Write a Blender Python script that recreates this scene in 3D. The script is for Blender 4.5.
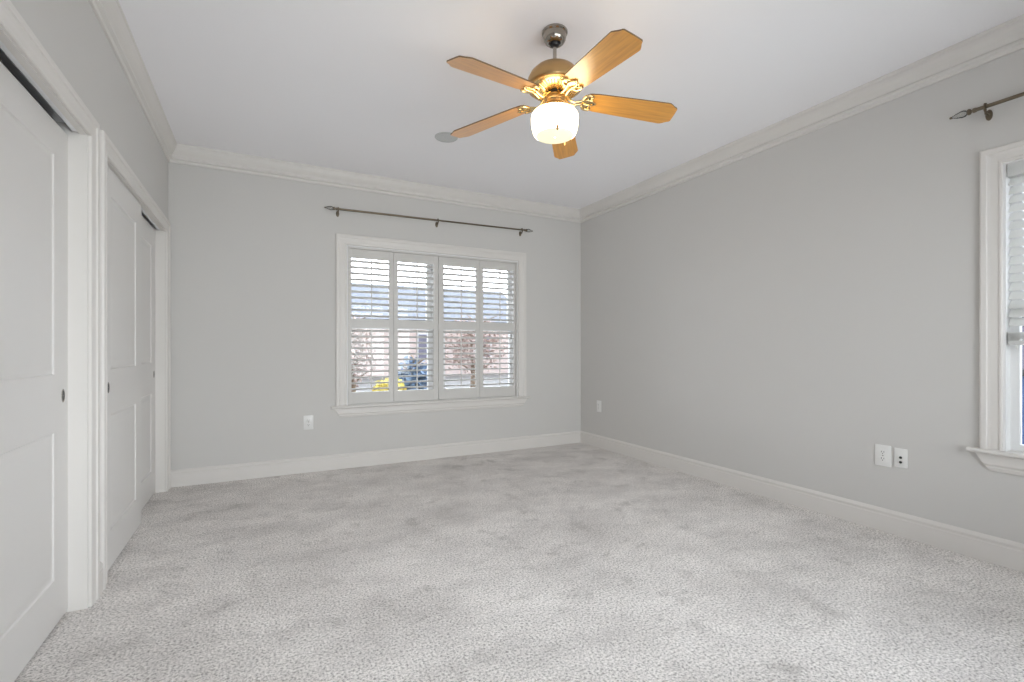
import bpy, bmesh, math, random
from mathutils import Vector, Matrix
R = math.radians
PI = math.pi
for o in list(bpy.data.objects): bpy.data.objects.remove(o)
sc = bpy.context.scene
col = sc.collection

# ------------------------------------------------------------------ room dimensions (metres)
D = 4.678      # far wall plane  y = D
W = 4.016      # right wall plane x = W
H = 2.74       # ceiling
Y0 = -0.52     # near wall (behind the camera)
CAM = (0.656, 0.0, 1.106)
YAW = 27.55

# ------------------------------------------------------------------ camera
cd = bpy.data.cameras.new('camera')
cam = bpy.data.objects.new('camera', cd)
col.objects.link(cam)
cam.location = CAM
cam.rotation_euler = (R(90), 0, R(-YAW))
cd.sensor_width = 36.0
cd.lens = 36.0 * 481.1 / 1024.0
cd.shift_y = (349.06 - 341.0) / 1024.0
cd.clip_start = 0.02
sc.camera = cam

# ------------------------------------------------------------------ world, sun, added fill light
world = bpy.data.worlds.new('sky')
sc.world = world
world.use_nodes = True
wn, wl = world.node_tree.nodes, world.node_tree.links
bgn = wn['Background']
tc = wn.new('ShaderNodeTexCoord')
sep = wn.new('ShaderNodeSeparateXYZ')
rmp = wn.new('ShaderNodeValToRGB')
rmp.color_ramp.elements[0].position = 0.46
rmp.color_ramp.elements[0].color = (0.95, 0.96, 1.0, 1)
rmp.color_ramp.elements[1].position = 1.0
rmp.color_ramp.elements[1].color = (0.74, 0.83, 1.0, 1)
mp = wn.new('ShaderNodeMapRange')
mp.inputs['From Min'].default_value = -1
mp.inputs['From Max'].default_value = 1
wl.new(tc.outputs['Generated'], sep.inputs[0])
wl.new(sep.outputs['Z'], mp.inputs['Value'])
wl.new(mp.outputs['Result'], rmp.inputs['Fac'])
wl.new(rmp.outputs['Color'], bgn.inputs['Color'])
SKY, SKY_Y, SKY_X = 1.9, 8.0, 5.5      # overall sky, extra brightness of the hazy sky on the +y side (facing the shutters) and the +x side (facing the blind)
mxy = wn.new('ShaderNodeMath'); mxy.operation = 'MAXIMUM'; mxy.inputs[1].default_value = 0.0
pwy = wn.new('ShaderNodeMath'); pwy.operation = 'POWER'; pwy.inputs[1].default_value = 1.5
mad = wn.new('ShaderNodeMath'); mad.operation = 'MULTIPLY_ADD'; mad.inputs[1].default_value = SKY_Y; mad.inputs[2].default_value = SKY
mxx = wn.new('ShaderNodeMath'); mxx.operation = 'MAXIMUM'; mxx.inputs[1].default_value = 0.0
pwx = wn.new('ShaderNodeMath'); pwx.operation = 'POWER'; pwx.inputs[1].default_value = 1.5
mad2 = wn.new('ShaderNodeMath'); mad2.operation = 'MULTIPLY_ADD'; mad2.inputs[1].default_value = SKY_X
wl.new(sep.outputs['X'], mxx.inputs[0])
wl.new(mxx.outputs[0], pwx.inputs[0])
wl.new(pwx.outputs[0], mad2.inputs[0])
wl.new(sep.outputs['Y'], mxy.inputs[0])
wl.new(mxy.outputs[0], pwy.inputs[0])
wl.new(pwy.outputs[0], mad.inputs[0])
wl.new(mad.outputs[0], mad2.inputs[2])
wl.new(mad2.outputs[0], bgn.inputs['Strength'])

def lamp(name, kind, loc, rot, energy, color=(1, 1, 1), **kw):
    l = bpy.data.lights.new(name, kind)
    l.energy = energy
    l.color = color
    for k, v in kw.items(): setattr(l, k, v)
    o = bpy.data.objects.new(name, l)
    o.location = loc
    o.rotation_euler = rot
    col.objects.link(o)
    return o
lamp('sun', 'SUN', (-8, 2, 9), (R(46), 0, R(-86)), 1.3, (1.0, 0.95, 0.87), angle=R(1.0))
# fill light added outside the invented window behind the camera
lamp('fill_near_window', 'AREA', (1.95, Y0 - 0.30, 1.35), (R(-90), 0, PI), 90, (0.96, 0.98, 1.0),
     shape='RECTANGLE', size=3.2, size_y=1.8)

sc.view_settings.view_transform = 'Standard'
sc.view_settings.look = 'None'
sc.view_settings.gamma = 1.0
sc.view_settings.use_curve_mapping = False
sc.view_settings.exposure = 0.25
sc.cycles.use_denoising = True
sc.cycles.max_bounces = 12
sc.cycles.diffuse_bounces = 8
sc.cycles.transparent_max_bounces = 16
sc.cycles.sample_clamp_indirect = 6.0

# ------------------------------------------------------------------ materials
def mat(name, color, rough=0.5, metal=0.0, spec=0.5, coat=0.0, noise=None, bump=None, emis=None, estr=0.0):
    m = bpy.data.materials.new(name)
    m.use_nodes = True
    n, l = m.node_tree.nodes, m.node_tree.links
    b = n['Principled BSDF']
    b.inputs['Base Color'].default_value = (*color, 1)
    b.inputs['Roughness'].default_value = rough
    b.inputs['Metallic'].default_value = metal
    b.inputs['Specular IOR Level'].default_value = spec
    b.inputs['Coat Weight'].default_value = coat
    if emis:
        b.inputs['Emission Color'].default_value = (*emis, 1)
        b.inputs['Emission Strength'].default_value = estr
    if noise or bump:
        t = n.new('ShaderNodeTexCoord')
    if noise:
        sca, amt = noise
        nz = n.new('ShaderNodeTexNoise'); nz.inputs['Scale'].default_value = sca; nz.inputs['Detail'].default_value = 4
        rp = n.new('ShaderNodeValToRGB')
        rp.color_ramp.elements[0].position = 0.3
        rp.color_ramp.elements[1].position = 0.7
        rp.color_ramp.elements[0].color = (*[c * (1 - amt) for c in color], 1)
        rp.color_ramp.elements[1].color = (*[min(1, c * (1 + amt)) for c in color], 1)
        l.new(t.outputs['Object'], nz.inputs['Vector'])
        l.new(nz.outputs['Fac'], rp.inputs['Fac'])
        l.new(rp.outputs['Color'], b.inputs['Base Color'])
    if bump:
        sca, st, dist = bump
        nb = n.new('ShaderNodeTexNoise'); nb.inputs['Scale'].default_value = sca; nb.inputs['Detail'].default_value = 3
        bp = n.new('ShaderNodeBump'); bp.inputs['Strength'].default_value = st; bp.inputs['Distance'].default_value = dist
        l.new(t.outputs['Object'], nb.inputs['Vector'])
        l.new(nb.outputs['Fac'], bp.inputs['Height'])
        l.new(bp.outputs['Normal'], b.inputs['Normal'])
    return m

M = {}
M['wall'] = mat('wall_paint', (0.62, 0.607, 0.588), 0.75, spec=0.25, noise=(0.8, 0.012), bump=(220, 0.06, 0.002))
M['ceiling'] = mat('ceiling_paint', (0.925, 0.918, 0.94), 0.9, spec=0.1, noise=(0.6, 0.008), bump=(160, 0.05, 0.002))
M['trim'] = mat('trim_paint', (0.715, 0.690, 0.662), 0.38, spec=0.4, noise=(2.0, 0.01))
M['door'] = mat('door_paint', (0.71, 0.694, 0.675), 0.42, spec=0.4, noise=(1.5, 0.01), bump=(90, 0.03, 0.001))
M['shutter'] = mat('shutter_paint', (0.63, 0.614, 0.592), 0.4, spec=0.4, noise=(3.0, 0.01))
M['blind'] = mat('blind_white', (0.82, 0.82, 0.81), 0.5, noise=(8, 0.012))
def translucent(m, amt):
    n, l = m.node_tree.nodes, m.node_tree.links
    tl = n.new('ShaderNodeBsdfTranslucent'); tl.inputs['Color'].default_value = (0.9, 0.9, 0.88, 1)
    mx = n.new('ShaderNodeMixShader'); mx.inputs[0].default_value = amt
    l.new(n['Principled BSDF'].outputs[0], mx.inputs[1]); l.new(tl.outputs[0], mx.inputs[2]); l.new(mx.outputs[0], n['Material Output'].inputs[0])
translucent(M['blind'], 0.5)
M['vinyl'] = mat('vinyl_white', (0.82, 0.82, 0.82), 0.4, noise=(5, 0.01))
M['plate'] = mat('plate_plastic', (0.80, 0.795, 0.78), 0.3, noise=(20, 0.01))
M['slot'] = mat('slot_dark', (0.03, 0.03, 0.03), 0.5, noise=(40, 0.1))
M['dark'] = mat('closet_shade', (0.05, 0.047, 0.045), 0.9, noise=(3, 0.1))  # near-black colour stands for the shade inside the closets and track cavity
M['track'] = mat('track_aluminium', (0.80, 0.81, 0.84), 0.32, 0.75, noise=(30, 0.03))
M['nickel'] = mat('nickel', (0.42, 0.39, 0.35), 0.22, 1.0, noise=(25, 0.05))
M['rod'] = mat('rod_bronze', (0.20, 0.165, 0.12), 0.35, 1.0, noise=(30, 0.08))
M['chrome'] = mat('pewter', (0.36, 0.33, 0.29), 0.16, 1.0, noise=(20, 0.05))
M['brass'] = mat('antique_brass', (0.50, 0.32, 0.145), 0.36, 1.0, noise=(14, 0.06))
M['polished'] = mat('polished_brass', (0.86, 0.65, 0.33), 0.2, 1.0, noise=(18, 0.04))
M['grille'] = mat('speaker_grille', (0.58, 0.59, 0.59), 0.7, noise=(400, 0.15))
M['spkrim'] = mat('speaker_rim', (0.55, 0.56, 0.56), 0.6, noise=(40, 0.02))
M['blade_edge'] = mat('blade_edge', (0.16, 0.09, 0.04), 0.4, noise=(30, 0.1))

def mat_carpet():
    m = bpy.data.materials.new('carpet')
    m.use_nodes = True
    n, l = m.node_tree.nodes, m.node_tree.links
    b = n['Principled BSDF']
    b.inputs['Roughness'].default_value = 0.95
    b.inputs['Specular IOR Level'].default_value = 0.1
    b.inputs['Sheen Weight'].default_value = 0.15
    t = n.new('ShaderNodeTexCoord')
    def noise(s, det, rough=0.55, vec=None):
        z = n.new('ShaderNodeTexNoise'); z.inputs['Scale'].default_value = s
        z.inputs['Detail'].default_value = det; z.inputs['Roughness'].default_value = rough
        l.new(vec or t.outputs['Object'], z.inputs['Vector']); return z
    tuft = noise(105, 4, 0.74)
    rp = n.new('ShaderNodeValToRGB')
    e = rp.color_ramp.elements
    e[0].position = 0.36; e[0].color = (0.27, 0.247, 0.228, 1)
    e[1].position = 0.63; e[1].color = (1.0, 0.965, 0.935, 1)
    k = e.new(0.49); k.color = (0.76, 0.722, 0.695, 1)
    l.new(tuft.outputs['Fac'], rp.inputs['Fac'])
    # the lay of the pile: brushed patches, foot marks
    mpg = n.new('ShaderNodeMapping'); mpg.inputs['Rotation'].default_value = (0, 0, R(25)); mpg.inputs['Scale'].default_value = (1, 1.35, 1)
    l.new(t.outputs['Object'], mpg.inputs['Vector'])
    lay = noise(1.9, 7, 0.68, mpg.outputs['Vector'])
    r2 = n.new('ShaderNodeValToRGB')
    r2.color_ramp.elements[0].position = 0.32; r2.color_ramp.elements[0].color = (0.78, 0.77, 0.765, 1)
    r2.color_ramp.elements[1].position = 0.62; r2.color_ramp.elements[1].color = (1.08, 1.08, 1.08, 1)
    l.new(lay.outputs['Fac'], r2.inputs['Fac'])
    spots = noise(5.5, 6, 0.7)
    r3 = n.new('ShaderNodeValToRGB')
    r3.color_ramp.elements[0].position = 0.30; r3.color_ramp.elements[0].color = (0.72, 0.71, 0.70, 1)
    r3.color_ramp.elements[1].position = 0.46; r3.color_ramp.elements[1].color = (1, 1, 1, 1)
    l.new(spots.outputs['Fac'], r3.inputs['Fac'])
    mx3 = n.new('ShaderNodeMixRGB'); mx3.blend_type = 'MULTIPLY'; mx3.inputs['Fac'].default_value = 1
    l.new(r2.outputs['Color'], mx3.inputs['Color1']); l.new(r3.outputs['Color'], mx3.inputs['Color2'])
    mx = n.new('ShaderNodeMixRGB'); mx.blend_type = 'MULTIPLY'; mx.inputs['Fac'].default_value = 1
    l.new(rp.outputs['Color'], mx.inputs['Color1']); l.new(mx3.outputs['Color'], mx.inputs['Color2'])
    l.new(mx.outputs['Color'], b.inputs['Base Color'])
    bp = n.new('ShaderNodeBump'); bp.inputs['Strength'].default_value = 0.55; bp.inputs['Distance'].default_value = 0.012
    l.new(tuft.outputs['Fac'], bp.inputs['Height']); l.new(bp.outputs['Normal'], b.inputs['Normal'])
    return m
M['carpet'] = mat_carpet()

def mat_wood():
    m = bpy.data.materials.new('oak_blade')
    m.use_nodes = True
    n, l = m.node_tree.nodes, m.node_tree.links
    b = n['Principled BSDF']
    b.inputs['Roughness'].default_value = 0.34
    b.inputs['Coat Weight'].default_value = 1.0
    b.inputs['Coat Roughness'].default_value = 0.28
    b.inputs['Coat IOR'].default_value = 1.65
    t = n.new('ShaderNodeTexCoord')
    mpg = n.new('ShaderNodeMapping'); mpg.inputs['Scale'].default_value = (2.5, 38, 10)
    l.new(t.outputs['Object'], mpg.inputs['Vector'])
    z = n.new('ShaderNodeTexNoise'); z.inputs['Scale'].default_value = 2.2; z.inputs['Detail'].default_value = 5; z.inputs['Distortion'].default_value = 0.6
    l.new(mpg.outputs['Vector'], z.inputs['Vector'])
    rp = n.new('ShaderNodeValToRGB')
    rp.color_ramp.elements[0].position = 0.3; rp.color_ramp.elements[0].color = (0.60, 0.25, 0.032, 1)
    rp.color_ramp.elements[1].position = 0.72; rp.color_ramp.elements[1].color = (0.80, 0.385, 0.055, 1)
    l.new(z.outputs['Fac'], rp.inputs['Fac']); l.new(rp.outputs['Color'], b.inputs['Base Color'])
    return m
M['wood'] = mat_wood()

def mat_glass(name, tint, amount):
    m = bpy.data.materials.new(name)
    m.use_nodes = True
    n, l = m.node_tree.nodes, m.node_tree.links
    n.remove(n['Principled BSDF'])
    tr = n.new('ShaderNodeBsdfTransparent'); tr.inputs['Color'].default_value = (*tint, 1)
    gl = n.new('ShaderNodeBsdfGlossy'); gl.inputs['Roughness'].default_value = 0.03
    fr = n.new('ShaderNodeFresnel'); fr.inputs['IOR'].default_value = 1.45
    ml = n.new('ShaderNodeMath'); ml.operation = 'MULTIPLY'; ml.inputs[1].default_value = amount
    mx = n.new('ShaderNodeMixShader')
    l.new(fr.outputs[0], ml.inputs[0]); l.new(ml.outputs[0], mx.inputs[0])
    l.new(tr.outputs[0], mx.inputs[1]); l.new(gl.outputs[0], mx.inputs[2])
    l.new(mx.outputs[0], n['Material Output'].inputs[0])
    return m
M['pane'] = mat_glass('window_glass', (0.96, 0.98, 0.98), 1.0)
M['acrylic'] = mat_glass('clear_acrylic', (0.90, 0.90, 0.89), 2.5)

def mat_lampglass(nm, ec, es):
    m = bpy.data.materials.new(nm)
    m.use_nodes = True
    n, l = m.node_tree.nodes, m.node_tree.links
    b = n['Principled BSDF']
    b.inputs['Base Color'].default_value = (0.9, 0.88, 0.8, 1)
    b.inputs['Roughness'].default_value = 0.2
    b.inputs['Emission Color'].default_value = (*ec, 1)
    b.inputs['Emission Strength'].default_value = es
    return m
M['lampglass'] = mat_lampglass('lit_opal_glass', (1.0, 0.80, 0.50), 6.5)
M['lampbottom'] = mat_lampglass('dimly_lit_opal_glass', (1.0, 0.92, 0.50), 0.52)

# exterior
def mat_brick():
    m = bpy.data.materials.new('pale_brick')
    m.use_nodes = True
    n, l = m.node_tree.nodes, m.node_tree.links
    b = n['Principled BSDF']; b.inputs['Roughness'].default_value = 0.9
    t = n.new('ShaderNodeTexCoord')
    mpg = n.new('ShaderNodeMapping'); mpg.inputs['Rotation'].default_value = (R(90), 0, 0)
    br = n.new('ShaderNodeTexBrick'); br.inputs['Scale'].default_value = 4.0
    br.inputs['Color1'].default_value = (0.66, 0.50, 0.44, 1); br.inputs['Color2'].default_value = (0.56, 0.44, 0.42, 1)
    br.inputs['Mortar'].default_value = (0.70, 0.66, 0.62, 1)
    l.new(t.outputs['Object'], mpg.inputs['Vector']); l.new(mpg.outputs['Vector'], br.inputs['Vector'])
    l.new(br.outputs['Color'], b.inputs['Base Color'])
    return m
M['brick'] = mat_brick()
M['roof'] = mat('roof_shingle', (0.20, 0.21, 0.24), 0.9, noise=(6, 0.2))
M['grass'] = mat('ground_gravel', (0.15, 0.14, 0.13), 1.0, noise=(5, 0.25))
M['leaf'] = mat('yellow_leaf', (0.66, 0.56, 0.14), 0.7, noise=(12, 0.3))
M['twig'] = mat('twig', (0.20, 0.14, 0.09), 0.9, noise=(12, 0.2))
M['bluesiding'] = mat('blue_siding', (0.022, 0.060, 0.165), 0.5, noise=(2, 0.06))
M['blackpaint'] = mat('black_paint', (0.012, 0.012, 0.016), 0.4, noise=(5, 0.1))
M['greyglass'] = mat('dark_window', (0.16, 0.15, 0.20), 0.15, noise=(1, 0.1))
M['extpaint'] = mat('outside_trim_paint', (0.75, 0.75, 0.76), 0.6, noise=(3, 0.02))

# ------------------------------------------------------------------ mesh helpers
def BM(): return bmesh.new()

def box(bm, x0, x1, y0, y1, z0, z1, mtx=None):
    v = [bm.verts.new(p) for p in ((x0, y0, z0), (x1, y0, z0), (x1, y1, z0), (x0, y1, z0),
                                   (x0, y0, z1), (x1, y0, z1), (x1, y1, z1), (x0, y1, z1))]
    for f in ((0, 3, 2, 1), (4, 5, 6, 7), (0, 1, 5, 4), (1, 2, 6, 5), (2, 3, 7, 6), (3, 0, 4, 7)):
        bm.faces.new([v[i] for i in f])
    if mtx is not None:
        for q in v: q.co = mtx @ q.co
    return v

def rbox(bm, x0, x1, y0, y1, z0, z1, r=0.002, mtx=None, seg=2):
    b2 = bmesh.new()
    box(b2, x0, x1, y0, y1, z0, z1)
    bmesh.ops.bevel(b2, geom=list(b2.edges), offset=r, segments=seg, affect='EDGES', profile=0.5)
    if mtx is not None: b2.transform(mtx)
    merge(bm, b2)

def merge(bm, b2):
    me = bpy.data.meshes.new('tmp')
    b2.to_mesh(me); b2.free()
    bm.from_mesh(me)
    bpy.data.meshes.remove(me)

def lathe(bm, prof, seg=32, mtx=None, caps=True):
    rings = []
    for r, z in prof:
        rings.append([bm.verts.new((r * math.cos(2 * PI * i / seg), r * math.sin(2 * PI * i / seg), z)) for i in range(seg)])
    new = [v for g in rings for v in g]
    for a, b in zip(rings, rings[1:]):
        for i in range(seg):
            j = (i + 1) % seg
            bm.faces.new((a[i], a[j], b[j], b[i]))
    if caps:
        bm.faces.new(rings[0][::-1]); bm.faces.new(rings[-1])
    if mtx is not None:
        for v in new: v.co = mtx @ v.co

def tube(bm, pts, r, seg=10, caps=True):
    pts = [Vector(p) for p in pts]
    rad = r if isinstance(r, (list, tuple)) else [r] * len(pts)
    rings = []
    for i, p in enumerate(pts):
        d = (pts[min(i + 1, len(pts) - 1)] - pts[max(i - 1, 0)]).normalized()
        a = Vector((0, 0, 1)) if abs(d.z) < 0.9 else Vector((1, 0, 0))
        u = d.cross(a).normalized(); w = u.cross(d).normalized()
        rings.append([bm.verts.new(p + rad[i] * (math.cos(2 * PI * k / seg) * u + math.sin(2 * PI * k / seg) * w)) for k in range(seg)])
    for a, b in zip(rings, rings[1:]):
        for k in range(seg):
            j = (k + 1) % seg
            bm.faces.new((a[k], a[j], b[j], b[k]))
    if caps:
        bm.faces.new(rings[0][::-1]); bm.faces.new(rings[-1])

def prism(bm, poly, t0, t1, mapf):
    """closed polygon poly [(a,b)] extruded between t0 and t1; mapf(a,b,t) -> xyz"""
    A = [bm.verts.new(mapf(a, b, t0)) for a, b in poly]
    B = [bm.verts.new(mapf(a, b, t1)) for a, b in poly]
    n = len(poly)
    for i in range(n):
        j = (i + 1) % n
        bm.faces.new((A[i], A[j], B[j], B[i]))
    bm.faces.new(A[::-1]); bm.faces.new(B)

def sweep(bm, rails):
    """rails: list of profile sections (same length), each closed; skinned, ends capped"""
    vs = [[bm.verts.new(p) for p in sct] for sct in rails]
    n = len(vs[0])
    for a, b in zip(vs, vs[1:]):
        for i in range(n):
            j = (i + 1) % n
            bm.faces.new((a[i], a[j], b[j], b[i]))
    bm.faces.new(vs[0][::-1]); bm.faces.new(vs[-1])

def obj(name, bm, material, parent=None, smooth=False, loc=None, angle=35):
    bmesh.ops.recalc_face_normals(bm, faces=bm.faces)
    me = bpy.data.meshes.new(name)
    bm.to_mesh(me); bm.free()
    ms = material if isinstance(material, (list, tuple)) else [material]
    for m in ms: me.materials.append(M[m])
    if smooth:
        me.shade_smooth()
        me.set_sharp_from_angle(angle=R(angle))
    o = bpy.data.objects.new(name, me)
    col.objects.link(o)
    if parent: o.parent = parent
    if loc: o.location = loc
    return o

def tag(o, label, cat, group=None, kind=None):
    o['label'] = label; o['category'] = cat
    if group: o['group'] = group
    if kind: o['kind'] = kind
    return o

def thing(name, label, cat, loc=(0, 0, 0), rz=0, group=None, kind=None):
    o = bpy.data.objects.new(name, None)
    o.empty_display_size = 0.1
    col.objects.link(o)
    o.location = loc; o.rotation_euler = (0, 0, rz)
    return tag(o, label, cat, group, kind)

def struct(name, bm, material, label, cat, smooth=False):
    return tag(obj(name, bm, material, None, smooth), label, cat, None, 'structure')

# ------------------------------------------------------------------ room shell
C1 = (1.03, 2.662)      # near closet opening along y
C2 = (2.912, 4.552)     # far closet opening along y
CZ = 2.075              # closet opening head height
FW = (1.362, 3.172, 0.580, 2.075)   # far window opening x0,x1,z0,z1
RW = (-0.28, 1.018, 0.585, 2.055)   # right window opening y0,y1,z0,z1
NW = (0.35, 3.55, 0.45, 2.10)       # invented near window opening x0,x1,z0,z1 (behind the camera)
T = 0.16

b = BM(); box(b, -0.85, W + T, Y0 - T, D + T, -0.06, 0.0)
struct('floor', b, 'carpet', 'speckled greige carpet covering the whole bedroom floor', 'floor')
b = BM(); box(b, -0.85, W + T, Y0 - T, D + T, H, H + 0.1)
struct('ceiling', b, 'ceiling', 'smooth flat white ceiling above the fan', 'ceiling')

def wall_holes(bm, a0, a1, z0, z1, holes, mapbox):
    """solid wall from a0..a1 with rectangular holes (ha0,ha1,hz0,hz1), sorted"""
    cur = a0
    for h0, h1, hz0, hz1 in holes:
        if h0 > cur: mapbox(bm, cur, h0, z0, z1)
        if hz0 > z0: mapbox(bm, h0, h1, z0, hz0)
        if hz1 < z1: mapbox(bm, h0, h1, hz1, z1)
        cur = h1
    if cur < a1: mapbox(bm, cur, a1, z0, z1)

b = BM(); wall_holes(b, -0.11, W + T, 0, H, [FW], lambda m, a0, a1, z0, z1: box(m, a0, a1, D, D + T, z0, z1))
struct('wall_far', b, 'wall', 'light grey painted wall with the shuttered window', 'wall')
b = BM(); wall_holes(b, Y0, D, 0, H, [RW], lambda m, a0, a1, z0, z1: box(m, W, W + T, a0, a1, z0, z1))
struct('wall_right', b, 'wall', 'long light grey painted wall with the blind covered window at its right end', 'wall')
b = BM(); wall_holes(b, Y0, D, 0, H, [(C1[0], C1[1], 0, CZ), (C2[0], C2[1], 0, CZ)], lambda m, a0, a1, z0, z1: box(m, -0.11, 0, a0, a1, z0, z1))
struct('wall_left', b, 'wall', 'grey painted wall above and between the two sliding closets', 'wall')
b = BM(); wall_holes(b, -0.11, W + T, 0, H, [NW], lambda m, a0, a1, z0, z1: box(m, a0, a1, Y0 - T, Y0, z0, z1))
struct('wall_near', b, 'wall', 'light grey painted wall behind the viewer', 'wall')
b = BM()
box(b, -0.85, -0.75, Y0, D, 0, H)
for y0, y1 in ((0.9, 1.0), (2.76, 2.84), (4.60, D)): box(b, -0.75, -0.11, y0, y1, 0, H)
struct('wall_closet', b, 'dark', 'inside walls of the closets behind the sliding doors, shade put in their dark colour', 'wall')

# ---- crown moulding (mitred), profile: (distance from wall, distance below ceiling)
CP = [(0, 0), (0.064, 0), (0.064, 0.014), (0.059, 0.019), (0.057, 0.032), (0.052, 0.048), (0.040, 0.068),
      (0.026, 0.084), (0.022, 0.094), (0.026, 0.100), (0.030, 0.106), (0.030, 0.114), (0.015, 0.121), (0.013, 0.136), (0.010, 0.140), (0, 0.140)]
# baseboard profile: (distance from wall, height)
BP = [(0, 0), (0.016, 0), (0.016, 0.098), (0.013, 0.104), (0.013, 0.112), (0.016, 0.116), (0.015, 0.123), (0.009, 0.131), (0.004, 0.137), (0, 0.138)]
def run(bm, prof, side, a0, a1, m0, m1, zf):
    """a moulding along a wall; m0/m1: mitre sign at the ends (1 inside corner, 0 square)"""
    secs = []
    for a, m, sg in ((a0, m0, 1), (a1, m1, -1)):
        s_ = []
        for o, z in prof:
            t = a + sg * m * o
            if side == 'far': s_.append((t, D - o, zf(z)))
            elif side == 'near': s_.append((t, Y0 + o, zf(z)))
            elif side == 'right': s_.append((W - o, t, zf(z)))
            else: s_.append((o, t, zf(z)))
        secs.append(s_)
    sweep(bm, secs)
crown_lbl = {'far': 'off white crown moulding along the top of the shuttered window wall',
             'right': 'off white crown moulding along the top of the long bare right wall',
             'left': 'off white crown moulding along the top of the closet wall',
             'near': 'off white crown moulding along the wall behind the viewer'}
for i, (sd, a0, a1) in enumerate((('far', 0, W), ('right', Y0, D), ('left', Y0, D), ('near', 0, W))):
    b = BM(); run(b, CP, sd, a0, a1, 1, 1, lambda z: H - z)
    struct('trim_%d' % (i + 1), b, 'trim', crown_lbl[sd], 'crown moulding')
b = BM(); run(b, BP, 'far', 0.0, W, 0, 1, lambda z: z)
struct('baseboard_far', b, 'trim', 'off white baseboard under the shuttered window', 'baseboard')
b = BM(); run(b, BP, 'right', Y0, D, 1, 1, lambda z: z)
struct('baseboard_right', b, 'trim', 'off white baseboard along the long bare right wall', 'baseboard')
b = BM(); run(b, BP, 'left', 2.752, 2.822, 0, 0, lambda z: z); run(b, BP, 'left', Y0, C1[0] - 0.1, 1, 0, lambda z: z)
struct('baseboard_left', b, 'trim', 'short off white baseboard piece between the two closet casings', 'baseboard')
b = BM(); run(b, BP, 'near', 0, W, 1, 1, lambda z: z)
struct('baseboard_near', b, 'trim', 'off white baseboard on the wall behind the viewer', 'baseboard')

# ---- casings (U shaped, mitred): profile (distance from inner edge, thickness)
KP = [(0, 0), (0, 0.009), (0.004, 0.012), (0.012, 0.012), (0.017, 0.009), (0.042, 0.011), (0.056, 0.014), (0.060, 0.019),
      (0.080, 0.020), (0.086, 0.017), (0.088, 0.012), (0.088, 0)]
KPW = [(w * 1.1, t) for w, t in KP]
def casing(bm, a0, a1, zb, zt, mapf, prof=KP):
    secs = [[mapf(a0 - w, zb, t) for w, t in prof], [mapf(a0 - w, zt + w, t) for w, t in prof],
            [mapf(a1 + w, zt + w, t) for w, t in prof], [mapf(a1 + w, zb, t) for w, t in prof]]
    sweep(bm, secs)
mL = lambda a, z, t: (t, a, z)
mF = lambda a, z, t: (a, D - t, z)
mR = lambda a, z, t: (W - t, a, z)
mN = lambda a, z, t: (a, Y0 + t, z)
casing_sets = ((C1, 'white moulded casing around the near closet opening at far left'),
               (C2, 'white moulded casing around the farther closet next to the window wall'))
for i, (c, lb) in enumerate(casing_sets):
    b = BM()
    casing(b, c[0] - 0.004, c[1] + 0.004, 0, CZ - 0.054, mL)
    # jamb lining with a deep head
    jt = 0.010
    box(b, -0.112, -0.0002, c[0] - 0.004, c[0] + jt - 0.004, 0, CZ)
    box(b, -0.112, -0.0002, c[1] - jt + 0.004, c[1] + 0.004, 0, CZ)
    box(b, -0.026, -0.0004, c[0] + jt - 0.003, c[1] - jt + 0.003, CZ - 0.058, CZ)
    struct('trim_%d' % (i + 5), b, 'trim', lb, 'door casing')

# ------------------------------------------------------------------ sliding closet doors
def door_mesh(width, height, th=0.034):
    """two moulded panels; local: y along the width (0..width), x = face (0) to back (-th), z up"""
    bm = BM()
    st = 0.150
    pan = [(0.182, 0.765), (0.992, 1.862)]
    y0, y1 = st, width - st
    ys = [0, y0, y1, width]
    zs = [0, pan[0][0], pan[0][1], pan[1][0], pan[1][1], height]
    # front face grid with panel holes
    V = {}
    def v(y, z, x=0.0):
        k = (round(y, 5), round(z, 5), round(x, 5))
        if k not in V: V[k] = bm.verts.new((x, y, z))
        return V[k]
    for i in range(3):
        for j in range(5):
            if i == 1 and j in (1, 3): continue
            bm.faces.new((v(ys[i], zs[j]), v(ys[i + 1], zs[j]), v(ys[i + 1], zs[j + 1]), v(ys[i], zs[j + 1])))
    # moulded panels: groove, then a raised field
    ring = [(0, 0), (0.005, -0.005), (0.013, -0.0075), (0.021, -0.0065), (0.040, -0.002), (0.046, -0.0015)]
    for z0, z1 in pan:
        prev = None
        for o, d in ring:
            cur = [v(y0 + o, z0 + o, d), v(y1 - o, z0 + o, d), v(y1 - o, z1 - o, d), v(y0 + o, z1 - o, d)]
            if prev:
                for k in range(4):
                    bm.faces.new((prev[k], prev[(k + 1) % 4], cur[(k + 1) % 4], cur[k]))
            prev = cur
        bm.faces.new(prev)
    # back and edges
    per = [(y, 0) for y in ys] + [(width, z) for z in zs[1:]] + [(y, height) for y in ys[-2::-1]] + [(0, z) for z in zs[-2:0:-1]]
    n = len(per)
    for k in range(n):
        a, c = per[k], per[(k + 1) % n]
        bm.faces.new((v(*a), v(*c), v(*c, -th), v(*a, -th)))
    bm.faces.new([v(*p, -th) for p in per][::-1])
    return bm

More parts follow.
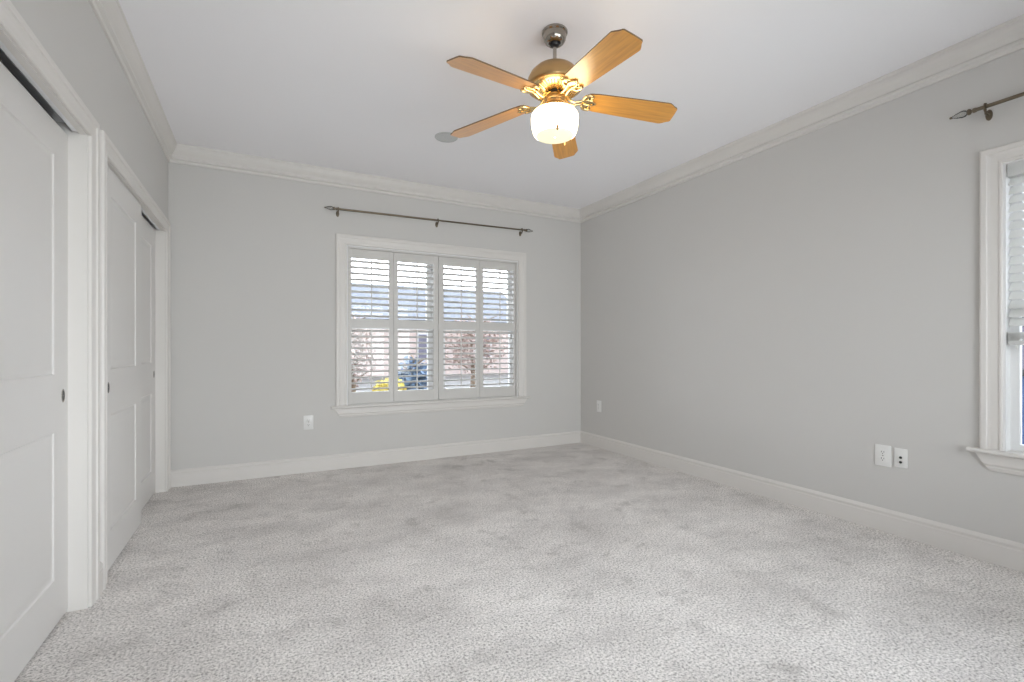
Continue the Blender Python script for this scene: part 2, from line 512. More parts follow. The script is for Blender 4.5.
def finger_pull(parent, y, z):
    """oval raised rim on the door face around a flat dark disc for the cup"""
    mt = Matrix.Translation((0.0, y, z)) @ Matrix.Rotation(R(90), 4, 'Y') @ Matrix.Diagonal((1.5, 1.0, 1.0, 1.0))
    b = BM()
    lathe(b, [(0.0185, 0.0), (0.0185, 0.0009), (0.0170, 0.0014), (0.0155, 0.0012), (0.0145, 0.0002), (0.0145, 0.0)], 28, mt, caps=False)
    rim = obj('pull_rim', b, 'nickel', parent, True)
    b = BM()
    lathe(b, [(0.0150, 0.0010), (0.012, 0.0008), (0.007, 0.0007), (0.001, 0.0007)], 28, mt, caps=False)
    obj('pull_cup', b, 'slot', rim, True)

def closet_door(n, x, y0, y1, top, pull_y, label):
    b = door_mesh(y1 - y0, top - 0.012)
    d = obj('door_%d' % n, b, 'door', None, True, (x, y0, 0.012), 25)
    tag(d, label, 'sliding closet door', None, 'structure')
    finger_pull(d, pull_y - y0, 0.915 - 0.012)
    return d
closet_door(1, -0.064, 1.812, 2.657, 2.003, 2.602, 'white two panel sliding door of the near closet, at the far left edge')
closet_door(2, -0.013, 2.921, 3.772, 2.012, 3.030, 'white two panel sliding door of the farther closet, the nearer one of its pair')
closet_door(3, -0.064, 3.705, 4.547, 2.018, 4.488, 'white two panel sliding closet door right beside the window wall corner')
closet_door(4, -0.013, 1.040, 1.885, 2.012, 1.110, 'white two panel sliding door at the near end of the near closet')

for (c, lb) in ((C1, 'pale metal sliding door track above the near closet door at far left'),
                (C2, 'metal sliding door track above the pair of farther closet doors')):
    t = thing('door_track', lb, 'door track', (0, c[0], CZ), 0, 'closet door tracks')
    L = c[1] - c[0] - 0.02
    for nm, x0, x1, zb in (('front_rail', -0.046, -0.0275, -0.055), ('rear_rail', -0.099, -0.070, -0.026)):
        b = BM()
        rbox(b, x0, x1, 0.01, L, zb, zb + 0.003, 0.001)
        box(b, x0, x0 + 0.003, 0.01, L, zb + 0.002, -0.008); box(b, x1 - 0.003, x1, 0.01, L, zb + 0.002, -0.008)
        obj(nm, b, 'track', t)
    b = BM(); box(b, -0.104, -0.0265, 0.01, L, -0.0085, -0.001)
    obj('mounting_strip', b, 'dark', t)  # strip coloured near black for the shaded gap above the doors

# ------------------------------------------------------------------ far window: jamb, sashes, stool, apron, casing
w1 = thing('window_1', 'double window behind the white shutters on the far wall', 'window', (0, 0, 0), 0, None, 'structure')
b = BM(); casing(b, FW[0], FW[1], FW[2] - 0.002, FW[3], mF, KPW)
obj('window_casing', b, 'trim', w1)
b = BM()
x0, x1, z0, z1 = FW
yo = D + T
box(b, x0 - 0.001, x0 + 0.012, D - 0.0002, yo + 0.02, z0, z1); box(b, x1 - 0.012, x1 + 0.001, D - 0.0002, yo + 0.02, z0, z1)
box(b, x0, x1, D - 0.0004, yo + 0.02, z1 - 0.012, z1 + 0.001)
xm = (x0 + x1) / 2
box(b, xm - 0.05, xm + 0.05, D + 0.085, yo + 0.02, z0, z1)
obj('window_jamb', b, 'vinyl', w1)
def nosing(bm, a0, a1, zt, th, proj, mapf, back):
    poly = [(-back, zt), (proj - 0.006, zt), (proj, zt - 0.006), (proj, zt - th + 0.006), (proj - 0.006, zt - th), (-back, zt - th)]
    prism(bm, poly, a0, a1, lambda o, z, a: mapf(a, z, o))
b = BM(); nosing(b, 1.225, 3.308, 0.5815, 0.022, 0.042, mF, 0.0)
box(b, x0, x1, D, yo + 0.02, 0.556, 0.5815)
obj('window_sill', b, 'trim', w1)
def apron(bm, a0, a1, zt, zb, th, cut, mapf):
    prof = [(0.0, 0.0), (th, 0.0), (th, 0.60), (th * 0.7, 0.72), (th * 0.8, 0.8), (th * 0.45, 1.0), (0, 1.0)]
    hgt = zt - zb
    s0 = [mapf(a0 + cut * q, zt - hgt * q, o) for o, q in prof]
    s1 = [mapf(a1 - cut * q, zt - hgt * q, o) for o, q in prof]
    sweep(bm, [s0, s1])
b = BM(); apron(b, 1.252, 3.278, 0.556, 0.476, 0.018, 0.055, mF)
obj('window_apron', b, 'trim', w1)
for (a0, a1) in ((x0 + 0.012, xm - 0.05), (xm + 0.05, x1 - 0.012)):
    for (zb, zt, yy) in ((z0, 1.345, D + 0.10), (1.315, z1 - 0.012, D + 0.135)):
        b = BM(); s = 0.042
        box(b, a0, a0 + s, yy, yy + 0.032, zb, zt); box(b, a1 - s, a1, yy, yy + 0.032, zb, zt)
        box(b, a0 + s, a1 - s, yy, yy + 0.032, zb, zb + s); box(b, a0 + s, a1 - s, yy, yy + 0.032, zt - s, zt)
        fr = obj('window_sash', b, 'vinyl', w1)
        b = BM(); box(b, a0 + s, a1 - s, yy + 0.013, yy + 0.018, zb + s, zt - s)
        obj('window_pane', b, 'pane', fr)

# ------------------------------------------------------------------ plantation shutters
SH = thing('plantation_shutters', 'white plantation shutters with open louvers filling the far wall window', 'shutters', (0, 0, 0))
YS = D + 0.022          # centre plane of the shutter panels
b = BM()
fr_prof = [(0, -0.004), (0, 0.014), (0.006, 0.016), (0.012, 0.012), (0.018, 0.012), (0.018, -0.004)]
box(b, x0 + 0.012, x0 + 0.026, D - 0.012, D + 0.05, z0, z1 - 0.012)
box(b, x1 - 0.026, x1 - 0.012, D - 0.012, D + 0.05, z0, z1 - 0.012)
box(b, x0 + 0.026, x1 - 0.026, D - 0.012, D + 0.05, z1 - 0.026, z1 - 0.012)
box(b, x0 + 0.026, x1 - 0.026, D - 0.012, D + 0.05, z0, z0 + 0.010)
obj('hang_frame', b, 'shutter', SH)
def louver_bank(xa, xb, za, zb, n, tilt):
    bm = BM()
    p = (zb - za) / n
    hw, ht = 0.031, 0.0062
    for i in range(n):
        zc = za + (i + 0.5) * p
        sec = []
        for k in range(12):
            a = 2 * PI * k / 12
            u, w = hw * math.cos(a), ht * math.sin(a)
            sec.append((u * math.cos(tilt) - w * math.sin(tilt), u * math.sin(tilt) + w * math.cos(tilt)))
        prism(bm, sec, xa + 0.001, xb - 0.001, lambda u, w, t, zc=zc: (t, YS + u, zc + w))
    return bm
px = [(1.389, 1.800), (1.802, 2.255), (2.259, 2.713), (2.715, 3.145)]
op = [(1.407, 1.757), (1.843, 2.205), (2.311, 2.673), (2.757, 3.120)]
zr = (0.592, 0.700, 1.308, 1.392, 1.962, 2.048)
for (a0, a1), (o0, o1) in zip(px, op):
    b = BM(); hy = 0.014; r = 0.0025
    rbox(b, a0, o0, YS - hy, YS + hy, zr[0], zr[5], r); rbox(b, o1, a1, YS - hy, YS + hy, zr[0], zr[5], r)
    for za, zb in ((zr[0], zr[1]), (zr[2], zr[3]), (zr[4], zr[5])):
        box(b, o0 - 0.003, o1 + 0.003, YS - hy + 0.001, YS + hy - 0.001, za, zb)
    pn = obj('shutter_panel', b, 'shutter', SH)
    for za, zb, n in ((zr[1], zr[2], 11), (zr[3], zr[4], 10)):
        obj('louvers', louver_bank(o0, o1, za, zb, n, R(-14)), 'shutter', pn, True, None, 60)
        b = BM(); xc = (o0 + o1) / 2 + 0.004
        rbox(b, xc - 0.005, xc + 0.005, YS - 0.042, YS - 0.030, za + 0.012, zb - 0.012, 0.002)
        obj('tilt_rod', b, 'shutter', pn)
    hx = a0 if a0 in (px[0][0], px[2][0]) else a1
    for zz in (0.75, 1.33, 1.90):
        b = BM(); rbox(b, hx - 0.004, hx + 0.004, YS - 0.020, YS - 0.013, zz - 0.03, zz + 0.03, 0.001)
        obj('hinge', b, 'shutter', pn)

# ------------------------------------------------------------------ right window with its blind
w2 = thing('window_2', 'white framed window at the right edge, half covered by a blind', 'window', (0, 0, 0), 0, None, 'structure')
y0, y1, z0, z1 = RW
b = BM(); casing(b, y0, y1, z0 - 0.002, z1, mR)
obj('window_casing', b, 'trim', w2)
b = BM(); xo = W + T
box(b, W + 0.0002, xo + 0.02, y0 - 0.001, y0 + 0.010, z0, z1); box(b, W + 0.0002, xo + 0.02, y1 - 0.010, y1 + 0.001, z0, z1)
box(b, W + 0.0004, xo + 0.02, y0, y1, z1 - 0.010, z1 + 0.001)
obj('window_jamb', b, 'vinyl', w2)
b = BM(); nosing(b, RW[0] - 0.13, 1.150, 0.5865, 0.022, 0.042, mR, 0.0)
box(b, W, xo + 0.02, y0, y1, 0.563, 0.5865)
obj('window_sill', b, 'trim', w2)
b = BM(); apron(b, RW[0] - 0.1, 1.122, 0.563, 0.476, 0.018, 0.055, mR)
obj('window_apron', b, 'trim', w2)
for (zb, zt, xx) in ((z0, 1.335, W + 0.056), (1.300, z1 - 0.010, W + 0.090)):
    b = BM(); s = 0.034
    a0, a1 = y0 + 0.010, y1 - 0.010
    box(b, xx, xx + 0.032, a0, a0 + s, zb, zt); box(b, xx, xx + 0.032, a1 - s, a1, zb, zt)
    box(b, xx, xx + 0.032, a0 + s, a1 - s, zb, zb + s); box(b, xx, xx + 0.032, a0 + s, a1 - s, zt - s, zt)
    fr = obj('window_sash', b, 'vinyl', w2)
    b = BM(); box(b, xx + 0.013, xx + 0.018, a0 + s, a1 - s, zb + s, zt - s)
    obj('window_pane', b, 'pane', fr)

BL = thing('window_blind', 'white slatted blind pulled halfway down in the right hand window', 'blind', (0, 0, 0))
ba0, ba1 = y0 + 0.016, y1 - 0.016
xb = W + 0.022
b = BM(); rbox(b, xb - 0.028, xb + 0.028, ba0, ba1, 1.978, 2.043, 0.003)
obj('head_rail', b, 'blind', BL)
b = BM()
zc = 1.955; tilt = R(54)
while zc > 1.205:
    u = 0.025
    sec = []
    for k in range(7):
        s_ = -u + 2 * u * k / 6
        sec.append((s_, 0.0022 * (1 - (s_ / u) ** 2) + 0.0014))
    for k in range(6, -1, -1):
        s_ = -u + 2 * u * k / 6
        sec.append((s_, 0.0022 * (1 - (s_ / u) ** 2) - 0.0014))
    ct, stt = math.cos(tilt), math.sin(tilt)
    prism(b, [(p * ct - q * stt, p * stt + q * ct) for p, q in sec], ba0 + 0.002, ba1 - 0.002, lambda p, q, t, zc=zc: (xb + p, t, zc + q))
    zc -= 0.0445
obj('slats', b, 'blind', BL, True, None, 50)
b = BM()
for k in range(7): rbox(b, xb - 0.025, xb + 0.025, ba0 + 0.002, ba1 - 0.002, 1.150 + k * 0.0062, 1.1545 + k * 0.0062, 0.001)
obj('stacked_slats', b, 'blind', BL)
b = BM(); rbox(b, xb - 0.026, xb + 0.026, ba0 + 0.002, ba1 - 0.002, 1.126, 1.148, 0.004)
br = obj('bottom_rail', b, 'blind', BL)
for yy in (ba0 + 0.11, (ba0 + ba1) / 2, ba1 - 0.11):
    for dx in (-0.027, 0.027):
        b = BM(); tube(b, [(xb + dx, yy, 1.14), (xb + dx, yy, 1.98)], 0.0009, 6)
        obj('ladder_cord', b, 'blind', BL)
b = BM(); lathe(b, [(0.004, 0), (0.0055, 0.004), (0.0055, 0.012), (0.002, 0.018)], 12, Matrix.Translation((xb - 0.012, ba1 - 0.030, 1.108)))
obj('cord_button', b, 'blind', br, True)

# ------------------------------------------------------------------ invented near window (behind the camera), added to let light in
w3 = thing('added_window', 'made up white framed window behind the viewer, added to let light in', 'window', (0, 0, 0), 0, None, 'structure')
x0n, x1n, z0n, z1n = NW
b = BM(); casing(b, x0n, x1n, z0n, z1n, mN); obj('window_casing', b, 'trim', w3)
b = BM(); apron(b, x0n - 0.1, x1n + 0.1, z0n, z0n - 0.08, 0.018, 0.05, mN); nosing(b, x0n - 0.13, x1n + 0.13, z0n + 0.02, 0.02, 0.04, mN, 0.0)
obj('window_sill', b, 'trim', w3)
b = BM()
for a0, a1 in ((x0n, x0n + 0.05), ((x0n + x1n) / 2 - 0.03, (x0n + x1n) / 2 + 0.03), (x1n - 0.05, x1n)): box(b, a0, a1, Y0 - 0.10, Y0 - 0.05, z0n + 0.05, z1n - 0.05)
box(b, x0n, x1n, Y0 - 0.10, Y0 - 0.05, z0n, z0n + 0.05); box(b, x0n, x1n, Y0 - 0.10, Y0 - 0.05, z1n - 0.05, z1n)
fr = obj('window_frame', b, 'vinyl', w3)
b = BM(); box(b, x0n + 0.05, x1n - 0.05, Y0 - 0.078, Y0 - 0.073, z0n + 0.05, z1n - 0.05); obj('window_pane', b, 'pane', fr)

# ------------------------------------------------------------------ curtain rods
def curtain_rod(label, length, brackets, loc, rz, slope=0.0):
    """local: x along the rod (0..length between the collars), wall at y = +0.045"""
    t = thing('curtain_rod', label, 'curtain rod', loc, rz)
    zf = lambda x: slope * x
    b = BM(); tube(b, [(0, 0, zf(0)), (length * 0.48, 0, zf(length * 0.48))], 0.0095, 14)
    tube(b, [(length * 0.46, 0, zf(length * 0.46)), (length, 0, zf(length))], 0.0080, 14)
    obj('rod', b, 'rod', t, True)
    for x in brackets:
        b = BM()
        z = zf(x)
        tube(b, [(x, 0.044, z - 0.034), (x, 0.026, z - 0.036), (x, 0.008, z - 0.032), (x, -0.010, z - 0.018), (x, -0.0145, z), (x, -0.008, z + 0.012), (x, 0.002, z + 0.015), (x, 0.011, z + 0.010)], 0.0055, 10)
        lathe(b, [(0.019, 0), (0.019, 0.004), (0.014, 0.007), (0.007, 0.009)], 20, Matrix.Translation((x, 0.0448, z - 0.034)) @ Matrix.Rotation(R(90), 4, 'X') @ Matrix.Diagonal((0.75, 1.5, 1, 1)))
        tube(b, [(x, 0.0, z - 0.012), (x, 0.0, z - 0.040)], 0.0045, 8)
        obj('bracket', b, 'rod', t, True)
    for x, s in ((0, -1), (length, 1)):
        mt = Matrix.Translation((x, 0, zf(x))) @ Matrix.Rotation(R(90) * s, 4, 'Y')
        b = BM(); lathe(b, [(0.010, -0.014), (0.012, -0.010), (0.012, 0.0), (0.008, 0.003), (0.008, 0.008), (0.0150, 0.012), (0.0160, 0.020), (0.012, 0.024)], 20, mt)
        f = obj('finial', b, 'rod', t, True)
        b = BM(); lathe(b, [(0.011, 0.0245), (0.018, 0.034), (0.019, 0.046), (0.014, 0.066), (0.009, 0.080), (0.006, 0.086)], 20, mt)
        obj('clear_finial_body', b, 'acrylic', f, True)['label'] = 'clear glass finial body'
        b = BM(); lathe(b, [(0.005, 0.0865), (0.0065, 0.090), (0.006, 0.096), (0.002, 0.099)], 14, mt)
        obj('finial_tip', b, 'rod', f, True)
curtain_rod('thin bronze curtain rod with clear finials above the shuttered window', 1.973,
            (0.020, 0.972, 1.935), (1.262, D - 0.045, 2.386), 0, 0.030 / 1.973)
curtain_rod('bronze curtain rod with clear finial above the blind covered window at right', 1.50, (0.048, 1.445), (W - 0.045, 1.119, 2.357), R(-90))

# ------------------------------------------------------------------ outlets and wall plates
def plate(bm, w, h, th=0.006):
    rbox(bm, -w / 2, w / 2, -th, 0, -h / 2, h / 2, 0.0025)
def outlet(label, loc, rz, w=0.082, h=0.127, kind='outlet', name='wall_outlet', cat='outlet'):
    """local: face towards -y"""
    t = thing(name, label, cat, loc, rz)
    b = BM(); plate(b, w, h); obj('cover_plate', b, 'plate', t, True)
    b = BM(); lathe(b, [(0.0032, 0), (0.0032, 0.0010), (0.002, 0.0016)], 12, Matrix.Translation((0, -0.0058, 0)) @ Matrix.Rotation(R(90), 4, 'X'))
    if kind == 'outlet':
        obj('screw', b, 'nickel', t, True)
        for dz in (0.020, -0.020):
            b = BM(); rbox(b, -0.0168, 0.0168, -0.0085, -0.004, dz - 0.0142, dz + 0.0142, 0.002)
            rc = obj('receptacle', b, 'plate', t, True)
            b = BM()
            box(b, -0.0078, -0.0052, -0.0091, -0.0084, dz - 0.001, dz + 0.0085); box(b, 0.0052, 0.0078, -0.0091, -0.0084, dz - 0.001, dz + 0.0075)
            lathe(b, [(0.0027, 0), (0.0027, 0.0006)], 12, Matrix.Translation((0, -0.0085, dz - 0.0075)) @ Matrix.Rotation(R(90), 4, 'X'))
            obj('slot', b, 'slot', rc)
    elif kind == 'jack':
        b.free()
        for dz in (0.003, -0.024):
            b = BM(); lathe(b, [(0.0075, 0), (0.0075, 0.0035), (0.0055, 0.0050), (0.0055, 0.0075), (0.003, 0.0078)], 18, Matrix.Translation((0, -0.0055, dz)) @ Matrix.Rotation(R(90), 4, 'X'))
            obj('jack', b, 'slot', t, True)
        for dz in (0.042, -0.042):
            b = BM(); lathe(b, [(0.003, 0), (0.003, 0.001), (0.002, 0.0015)], 12, Matrix.Translation((0, -0.0058, dz)) @ Matrix.Rotation(R(90), 4, 'X'))
            obj('screw', b, 'plate', t, True)
    return t
outlet('white duplex outlet on the far wall left of the shuttered window', (1.034, D, 0.446), 0)
outlet('white duplex outlet on the right wall close to the far corner', (W, 4.328, 0.465), R(-90), 0.080, 0.127)
outlet('larger white duplex outlet on the right wall, left of the jack plate', (W, 1.5515, 0.4585), R(-90), 0.086, 0.128)
outlet('white wall plate with two dark round jacks on the right wall', (W, 1.4595, 0.461), R(-90), 0.066, 0.113, 'jack', 'jack_plate', 'wall plate')

# ------------------------------------------------------------------ ceiling speaker
t = thing('ceiling_speaker', 'flat round grey speaker grille set in the ceiling behind the fan', 'speaker', (1.922, 3.522, H))
b = BM(); lathe(b, [(0.088, 0), (0.088, -0.004), (0.084, -0.007), (0.078, -0.007), (0.077, -0.004)], 48, caps=False); obj('rim', b, 'spkrim', t, True)
b = BM(); lathe(b, [(0.0775, -0.004), (0.050, -0.0058), (0.020, -0.0065), (0.001, -0.0066)], 48, caps=False); obj('grille', b, 'grille', t, True)

# ------------------------------------------------------------------ ceiling fan
FX, FY = 1.996, 2.093
FA0 = -21.66
FAN = thing('ceiling_fan', 'brass ceiling fan with five honey oak blades and a lit drum glass', 'ceiling fan', (FX, FY, 0))
def zm(dx=0, dy=0): return Matrix.Translation((dx, dy, 0))
b = BM(); lathe(b, [(0.064, 2.7395), (0.066, 2.736), (0.066, 2.728), (0.062, 2.724), (0.0595, 2.722), (0.0590, 2.708), (0.056, 2.695), (0.050, 2.684), (0.042, 2.677), (0.034, 2.674), (0.030, 2.676), (0.026, 2.679)], 40)
cp = obj('canopy', b, 'chrome', FAN, True)
b = BM(); lathe(b, [(0.022, 2.690), (0.026, 2.682), (0.026, 2.672), (0.020, 2.664), (0.010, 2.661)], 24)
obj('hanger_ball', b, 'blackpaint', cp, True)
b = BM(); lathe(b, [(0.0095, 2.655), (0.0095, 2.575)], 18); obj('downrod', b, 'nickel', FAN, True)
b = BM()
lathe(b, [(0.012, 2.576), (0.024, 2.573), (0.034, 2.564), (0.070, 2.556), (0.102, 2.540), (0.125, 2.517), (0.138, 2.492), (0.143, 2.470), (0.143, 2.452), (0.139, 2.446),
          (0.130, 2.441)], 56)
mh = obj('motor_housing', b, 'brass', FAN, True)
b = BM(); lathe(b, [(0.1295, 2.4412), (0.1150, 2.4320), (0.0800, 2.422), (0.0720, 2.419), (0.044, 2.418)], 56)
for k in range(44):
    mt = Matrix.Rotation(2 * PI * k / 44, 4, 'Z') @ Matrix.Translation((0.098, 0, 2.4275)) @ Matrix.Rotation(R(-16), 4, 'Y')
    rbox(b, -0.017, 0.017, -0.0030, 0.0030, -0.006, 0.003, 0.0012, mt, 1)
vr = obj('vent_ring', b, 'polished', mh, True)
b = BM(); lathe(b, [(0.047, 2.419), (0.047, 2.409), (0.040, 2.404)], 32); obj('flywheel', b, 'blackpaint', FAN, True)
b = BM(); lathe(b, [(0.036, 2.408), (0.050, 2.404), (0.054, 2.398), (0.054, 2.382), (0.0515, 2.379), (0.0515, 2.376), (0.054, 2.373), (0.053, 2.366), (0.046, 2.360), (0.040, 2.356)], 40)
sw = obj('switch_housing', b, 'brass', FAN, True)
b = BM(); lathe(b, [(0.040, 2.358), (0.058, 2.355), (0.063, 2.349), (0.063, 2.337), (0.060, 2.334)], 40); obj('shade_fitter', b, 'polished', FAN, True)
b = BM(); lathe(b, [(0.056, 2.339), (0.060, 2.335), (0.072, 2.331), (0.094, 2.327), (0.110, 2.319), (0.1185, 2.307), (0.1215, 2.292), (0.1205, 2.268), (0.1165, 2.240),
                    (0.111, 2.219), (0.105, 2.208), (0.096, 2.2015)], 56, caps=False)
ls = obj('lamp_shade', b, 'lampglass', FAN, True)
b = BM(); lathe(b, [(0.096, 2.2015), (0.088, 2.199), (0.070, 2.1965), (0.040, 2.195), (0.004, 2.1945)], 56, caps=False)
obj('shade_bottom', b, 'lampbottom', ls, True)

def blade_outline():
    L0, L1 = 0.160, 0.650
    right = [(L0, 0.044), (L0 + 0.014, 0.055), (0.215, 0.0620), (0.300, 0.0660), (0.450, 0.0715), (0.580, 0.0760), (0.592, 0.0755), (0.604, 0.0690), (0.616, 0.0600), (0.626, 0.0540), (0.634, 0.0510), (0.639, 0.045), (0.640, 0.018)]
    return right + [(r, -w) for r, w in right[::-1]]
PITCH = R(11.5)
DROOP = R(5.6)
def blade(parent, ang):
    rot = Matrix.Rotation(ang, 4, 'Z') @ Matrix.Translation((0, 0, 2.402)) @ Matrix.Rotation(DROOP, 4, 'Y') @ Matrix.Rotation(-PITCH, 4, 'X')
    b = BM()
    prism(b, blade_outline(), 0.0, 0.0062, lambda r, w, t: (r, w, t))
    b.normal_update()
    o = obj('blade', b, ['wood', 'blade_edge'], parent)
    for p in o.data.polygons:
        if abs(p.normal.z) < 0.5: p.material_index = 1
    o.matrix_local = rot
    # blade iron: S arm, ornamental ring and plate screwed under the blade root
    b = BM()
    for s in (-1, 1):
        tube(b, [(0.042, 0.010 * s, 0.012), (0.060, 0.012 * s, 0.002), (0.080, 0.013 * s, -0.016), (0.102, 0.012 * s, -0.022), (0.124, 0.010 * s, -0.014), (0.140, 0.011 * s, -0.008), (0.154, 0.018 * s, -0.007)],
             [0.0065, 0.006, 0.0055, 0.0055, 0.006, 0.006, 0.005], 8)
        tube(b, [(0.150, 0.014 * s, -0.006), (0.147, 0.028 * s, -0.006), (0.155, 0.043 * s, -0.005), (0.173, 0.051 * s, -0.004), (0.190, 0.049 * s, -0.004), (0.194, 0.040 * s, -0.005), (0.184, 0.033 * s, -0.005)],
             [0.005, 0.0065, 0.0075, 0.0070, 0.0065, 0.0055, 0.004], 8)
        tube(b, [(0.150, 0.010 * s, -0.006), (0.170, 0.019 * s, -0.005), (0.190, 0.017 * s, -0.005), (0.210, 0.006 * s, -0.004), (0.218, 0, -0.004)], [0.005, 0.0055, 0.0055, 0.005, 0.003], 8)
    # thin back plate between scrolls and blade
    prism(b, [(0.144, 0.018), (0.150, 0.038), (0.172, 0.047), (0.188, 0.040), (0.200, 0.018), (0.214, 0.0), (0.200, -0.018), (0.188, -0.040), (0.172, -0.047), (0.150, -0.038), (0.144, -0.018)], -0.0035, -0.0003, lambda r, w, t: (r, w, t))
    ir = obj('blade_iron', b, 'polished', parent, True, None, 60)
    ir.matrix_local = rot
    for r, w in ((0.178, 0.028), (0.178, -0.028), (0.205, 0.0)):
        b = BM(); lathe(b, [(0.0055, -0.0036), (0.0055, -0.006), (0.003, -0.0078)], 12, Matrix.Translation((r, w, 0)))
        obj('blade_screw', b, 'blackpaint', ir, True)
for k in range(5): blade(FAN, R(FA0 + 72 * k))

tow = Vector((CAM[0] - FX, CAM[1] - FY, 0)).normalized()
side = Vector((-tow.y, tow.x, 0))
def pull_chain(pts, zend):
    b = BM()
    # beads along the path
    P = [Vector(p) for p in pts]
    tube(b, P, 0.0012, 6)
    for a, c in zip(P, P[1:]):
        n = max(1, int((c - a).length / 0.0052))
        for i in range(n):
            q = a.lerp(c, i / n)
            bmesh.ops.create_icosphere(b, subdivisions=1, radius=0.0025, matrix=Matrix.Translation(q))
    ch = obj('pull_chain', b, 'brass', FAN, True)
    e = P[-1]
    b = BM(); lathe(b, [(0.0015, 0.0), (0.004, -0.004), (0.0055, -0.012), (0.0062, -0.020), (0.0045, -0.026), (0.001, -0.028)], 14, Matrix.Translation(e))
    obj('chain_bob', b, 'brass', ch, True)
p0 = tow * 0.053 + side * 0.012
p1 = tow * 0.127 + side * 0.013
pull_chain([(p0.x, p0.y, 2.376), (p0.x * 1.5, p0.y * 1.5, 2.366), (tow.x * 0.118 + side.x * 0.013, tow.y * 0.118 + side.y * 0.013, 2.3345), (p1.x, p1.y, 2.322), (p1.x, p1.y, 2.203)], 0)
p0 = -tow * 0.053 + side * 0.02
p1 = -tow * 0.133 + side * 0.055
pull_chain([(p0.x, p0.y, 2.376), (p0.x * 1.5, p0.y * 1.5, 2.366), (-tow.x * 0.118 + side.x * 0.045, -tow.y * 0.118 + side.y * 0.045, 2.336), (p1.x, p1.y, 2.322), (p1.x, p1.y, 2.232)], 0)

# ------------------------------------------------------------------ outside the windows
GZ = -0.35
b = BM(); box(b, -30, 40, -30, 45, GZ - 0.3, GZ)
struct('ground', b, 'grass', 'grey gravel ground outside the windows', 'ground')
hs = thing('neighbour_house', 'pale brick house seen between the shutter louvers', 'house', (4.5, D + 20.0, GZ))
b = BM(); box(b, -7.5, 9.5, 0, 7, 0, 3.0)
wl_ = obj('house_wall', b, 'brick', hs)
for xx in (-4.2, -0.4, 3.4, 6.6):
    b = BM(); box(b, xx, xx + 1.1, -0.05, 0.02, 0.9, 2.3)
    wf = obj('house_window', b, 'extpaint', wl_)
    b = BM(); box(b, xx + 0.08, xx + 0.52, -0.06, -0.045, 0.98, 2.22); box(b, xx + 0.58, xx + 1.02, -0.06, -0.045, 0.98, 2.22)
    obj('house_pane', b, 'greyglass', wf)
b = BM(); prism(b, [(-0.6, 2.95), (3.5, 5.2), (7.6, 2.95)], -8.1, 10.1, lambda y, z, x: (x, y, z)); obj('house_roof', b, 'roof', hs)
random.seed(5)
def shrub(label, loc, rad, hgt, n):
    t = thing('shrub', label, 'shrub', loc)
    b = BM()
    for k in range(9):
        a = 2 * PI * k / 9
        tube(b, [(0, 0, 0), (0.4 * rad * math.cos(a), 0.4 * rad * math.sin(a), hgt * 0.5), (0.75 * rad * math.cos(a + .3), 0.75 * rad * math.sin(a + .3), hgt * 0.85)], [0.02, 0.012, 0.005], 6)
    obj('stems', b, 'twig', t)
    b = BM()
    for k in range(n):
        th, ph = random.uniform(0, 2 * PI), math.acos(random.uniform(-0.7, 1))
        q = random.uniform(0.6, 1.0)
        p = Vector((q * rad * math.sin(ph) * math.cos(th), q * rad * math.sin(ph) * math.sin(th), hgt * 0.55 + q * hgt * 0.5 * math.cos(ph)))
        m = Matrix.Translation(p) @ Matrix.Rotation(random.uniform(0, 6.3), 4, Vector((random.uniform(-1, 1), random.uniform(-1, 1), random.uniform(-1, 1))).normalized())
        s = random.uniform(0.035, 0.06)
        vs = [b.verts.new(m @ Vector(c)) for c in ((-s, 0, 0), (0, s * .5, 0.006), (s, 0, 0), (0, -s * .5, 0.006))]
        b.faces.new(vs)
    obj('foliage', b, 'leaf', t)
shrub('yellow leaved shrub outside, low behind the seam of the first two shutter panels', (2.60, D + 3.6, GZ), 0.34, 0.95, 1100)
M['redleaf'] = mat('autumn_leaf', (0.44, 0.33, 0.29), 0.7, noise=(12, 0.35))
M['duskleaf'] = mat('blue_green_leaf', (0.13, 0.20, 0.30), 0.7, noise=(12, 0.35))
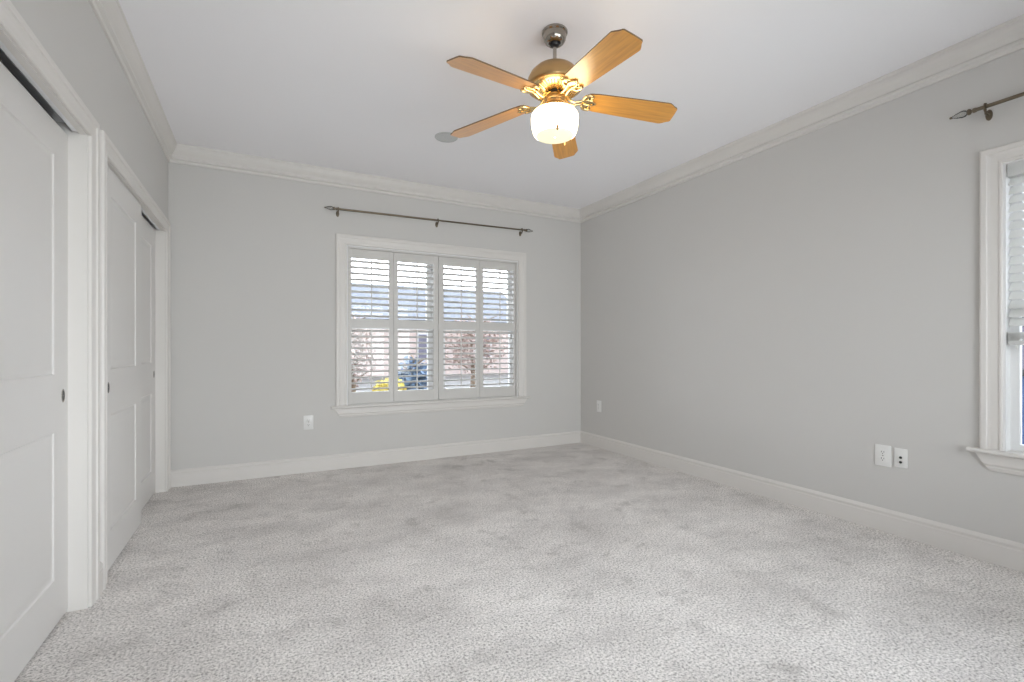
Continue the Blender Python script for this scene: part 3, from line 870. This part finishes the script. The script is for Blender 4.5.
def tree(label, loc, h, rad, n, leaf):
    t = thing('tree', label, 'tree', loc)
    b = BM(); tube(b, [(0, 0, 0), (0.03, 0.02, h * 0.3), (-0.02, 0.03, h * 0.6), (0.02, 0, h * 0.92)], [0.09, 0.07, 0.05, 0.012], 8)
    for k in range(12):
        a = 2.4 * k; z = h * (0.28 + 0.05 * k)
        tube(b, [(0, 0, z), (0.5 * rad * math.cos(a), 0.5 * rad * math.sin(a), z + 0.12 * h), (rad * math.cos(a + .2), rad * math.sin(a + .2), z + 0.2 * h)], [0.03, 0.018, 0.005], 6)
    obj('trunk', b, 'twig', t)
    b = BM()
    for k in range(n):
        u, th = random.uniform(-1, 1), random.uniform(0, 2 * PI)
        q = random.uniform(0.35, 1.0); w = math.sqrt(1 - u * u)
        p = Vector((q * rad * w * math.cos(th), q * rad * w * math.sin(th), h * 0.62 + q * u * h * 0.36))
        m = Matrix.Translation(p) @ Matrix.Rotation(random.uniform(0, 6.3), 4, Vector((random.uniform(-1, 1), random.uniform(-1, 1), random.uniform(-1, 1))).normalized())
        s = random.uniform(0.05, 0.09)
        b.faces.new([b.verts.new(m @ Vector(c)) for c in ((-s, 0, 0), (0, s * .55, 0.008), (s, 0, 0), (0, -s * .55, 0.008))])
    obj('foliage', b, leaf, t)
tree('russet leaved young tree outside, behind the leftmost shutter panel', (2.45, D + 6.5, GZ), 2.3, 0.6, 700, 'redleaf')
tree('dusky blue green young tree outside, behind the second shutter panel', (3.30, D + 4.6, GZ), 1.35, 0.42, 700, 'duskleaf')
tree('russet leaved tree outside, behind the rightmost shutter panel', (6.0, D + 8.0, GZ), 2.5, 1.0, 1100, 'redleaf')
sh = thing('shed', 'blue building with a dark window outside the right hand window', 'shed', (W + 6.5, 3.2, GZ))
b = BM()
for k in range(10): prism(b, [(0, 0.0), (-0.02, 0.0), (-0.006, 0.106), (0, 0.106)], -3.5, 3.0, lambda x, z, y, k=k: (x, y, z + k * 0.106))
box(b, 0, 3.0, -3.5, 3.0, 0, 2.6)
sw_ = obj('shed_wall', b, 'bluesiding', sh)
b = BM(); rbox(b, -0.06, 0.0, -3.5, 3.0, 1.062, 1.16, 0.01); obj('sill_band', b, 'blackpaint', sh)
b = BM(); box(b, -0.03, 0.0, -3.4, 2.9, 1.162, 2.45); obj('shed_window', b, 'greyglass', sh)
b = BM(); prism(b, [(-0.4, 2.55), (1.5, 3.5), (3.4, 2.55)], -3.8, 3.3, lambda x, z, y: (x, y, z)); obj('shed_roof', b, 'roof', sh)
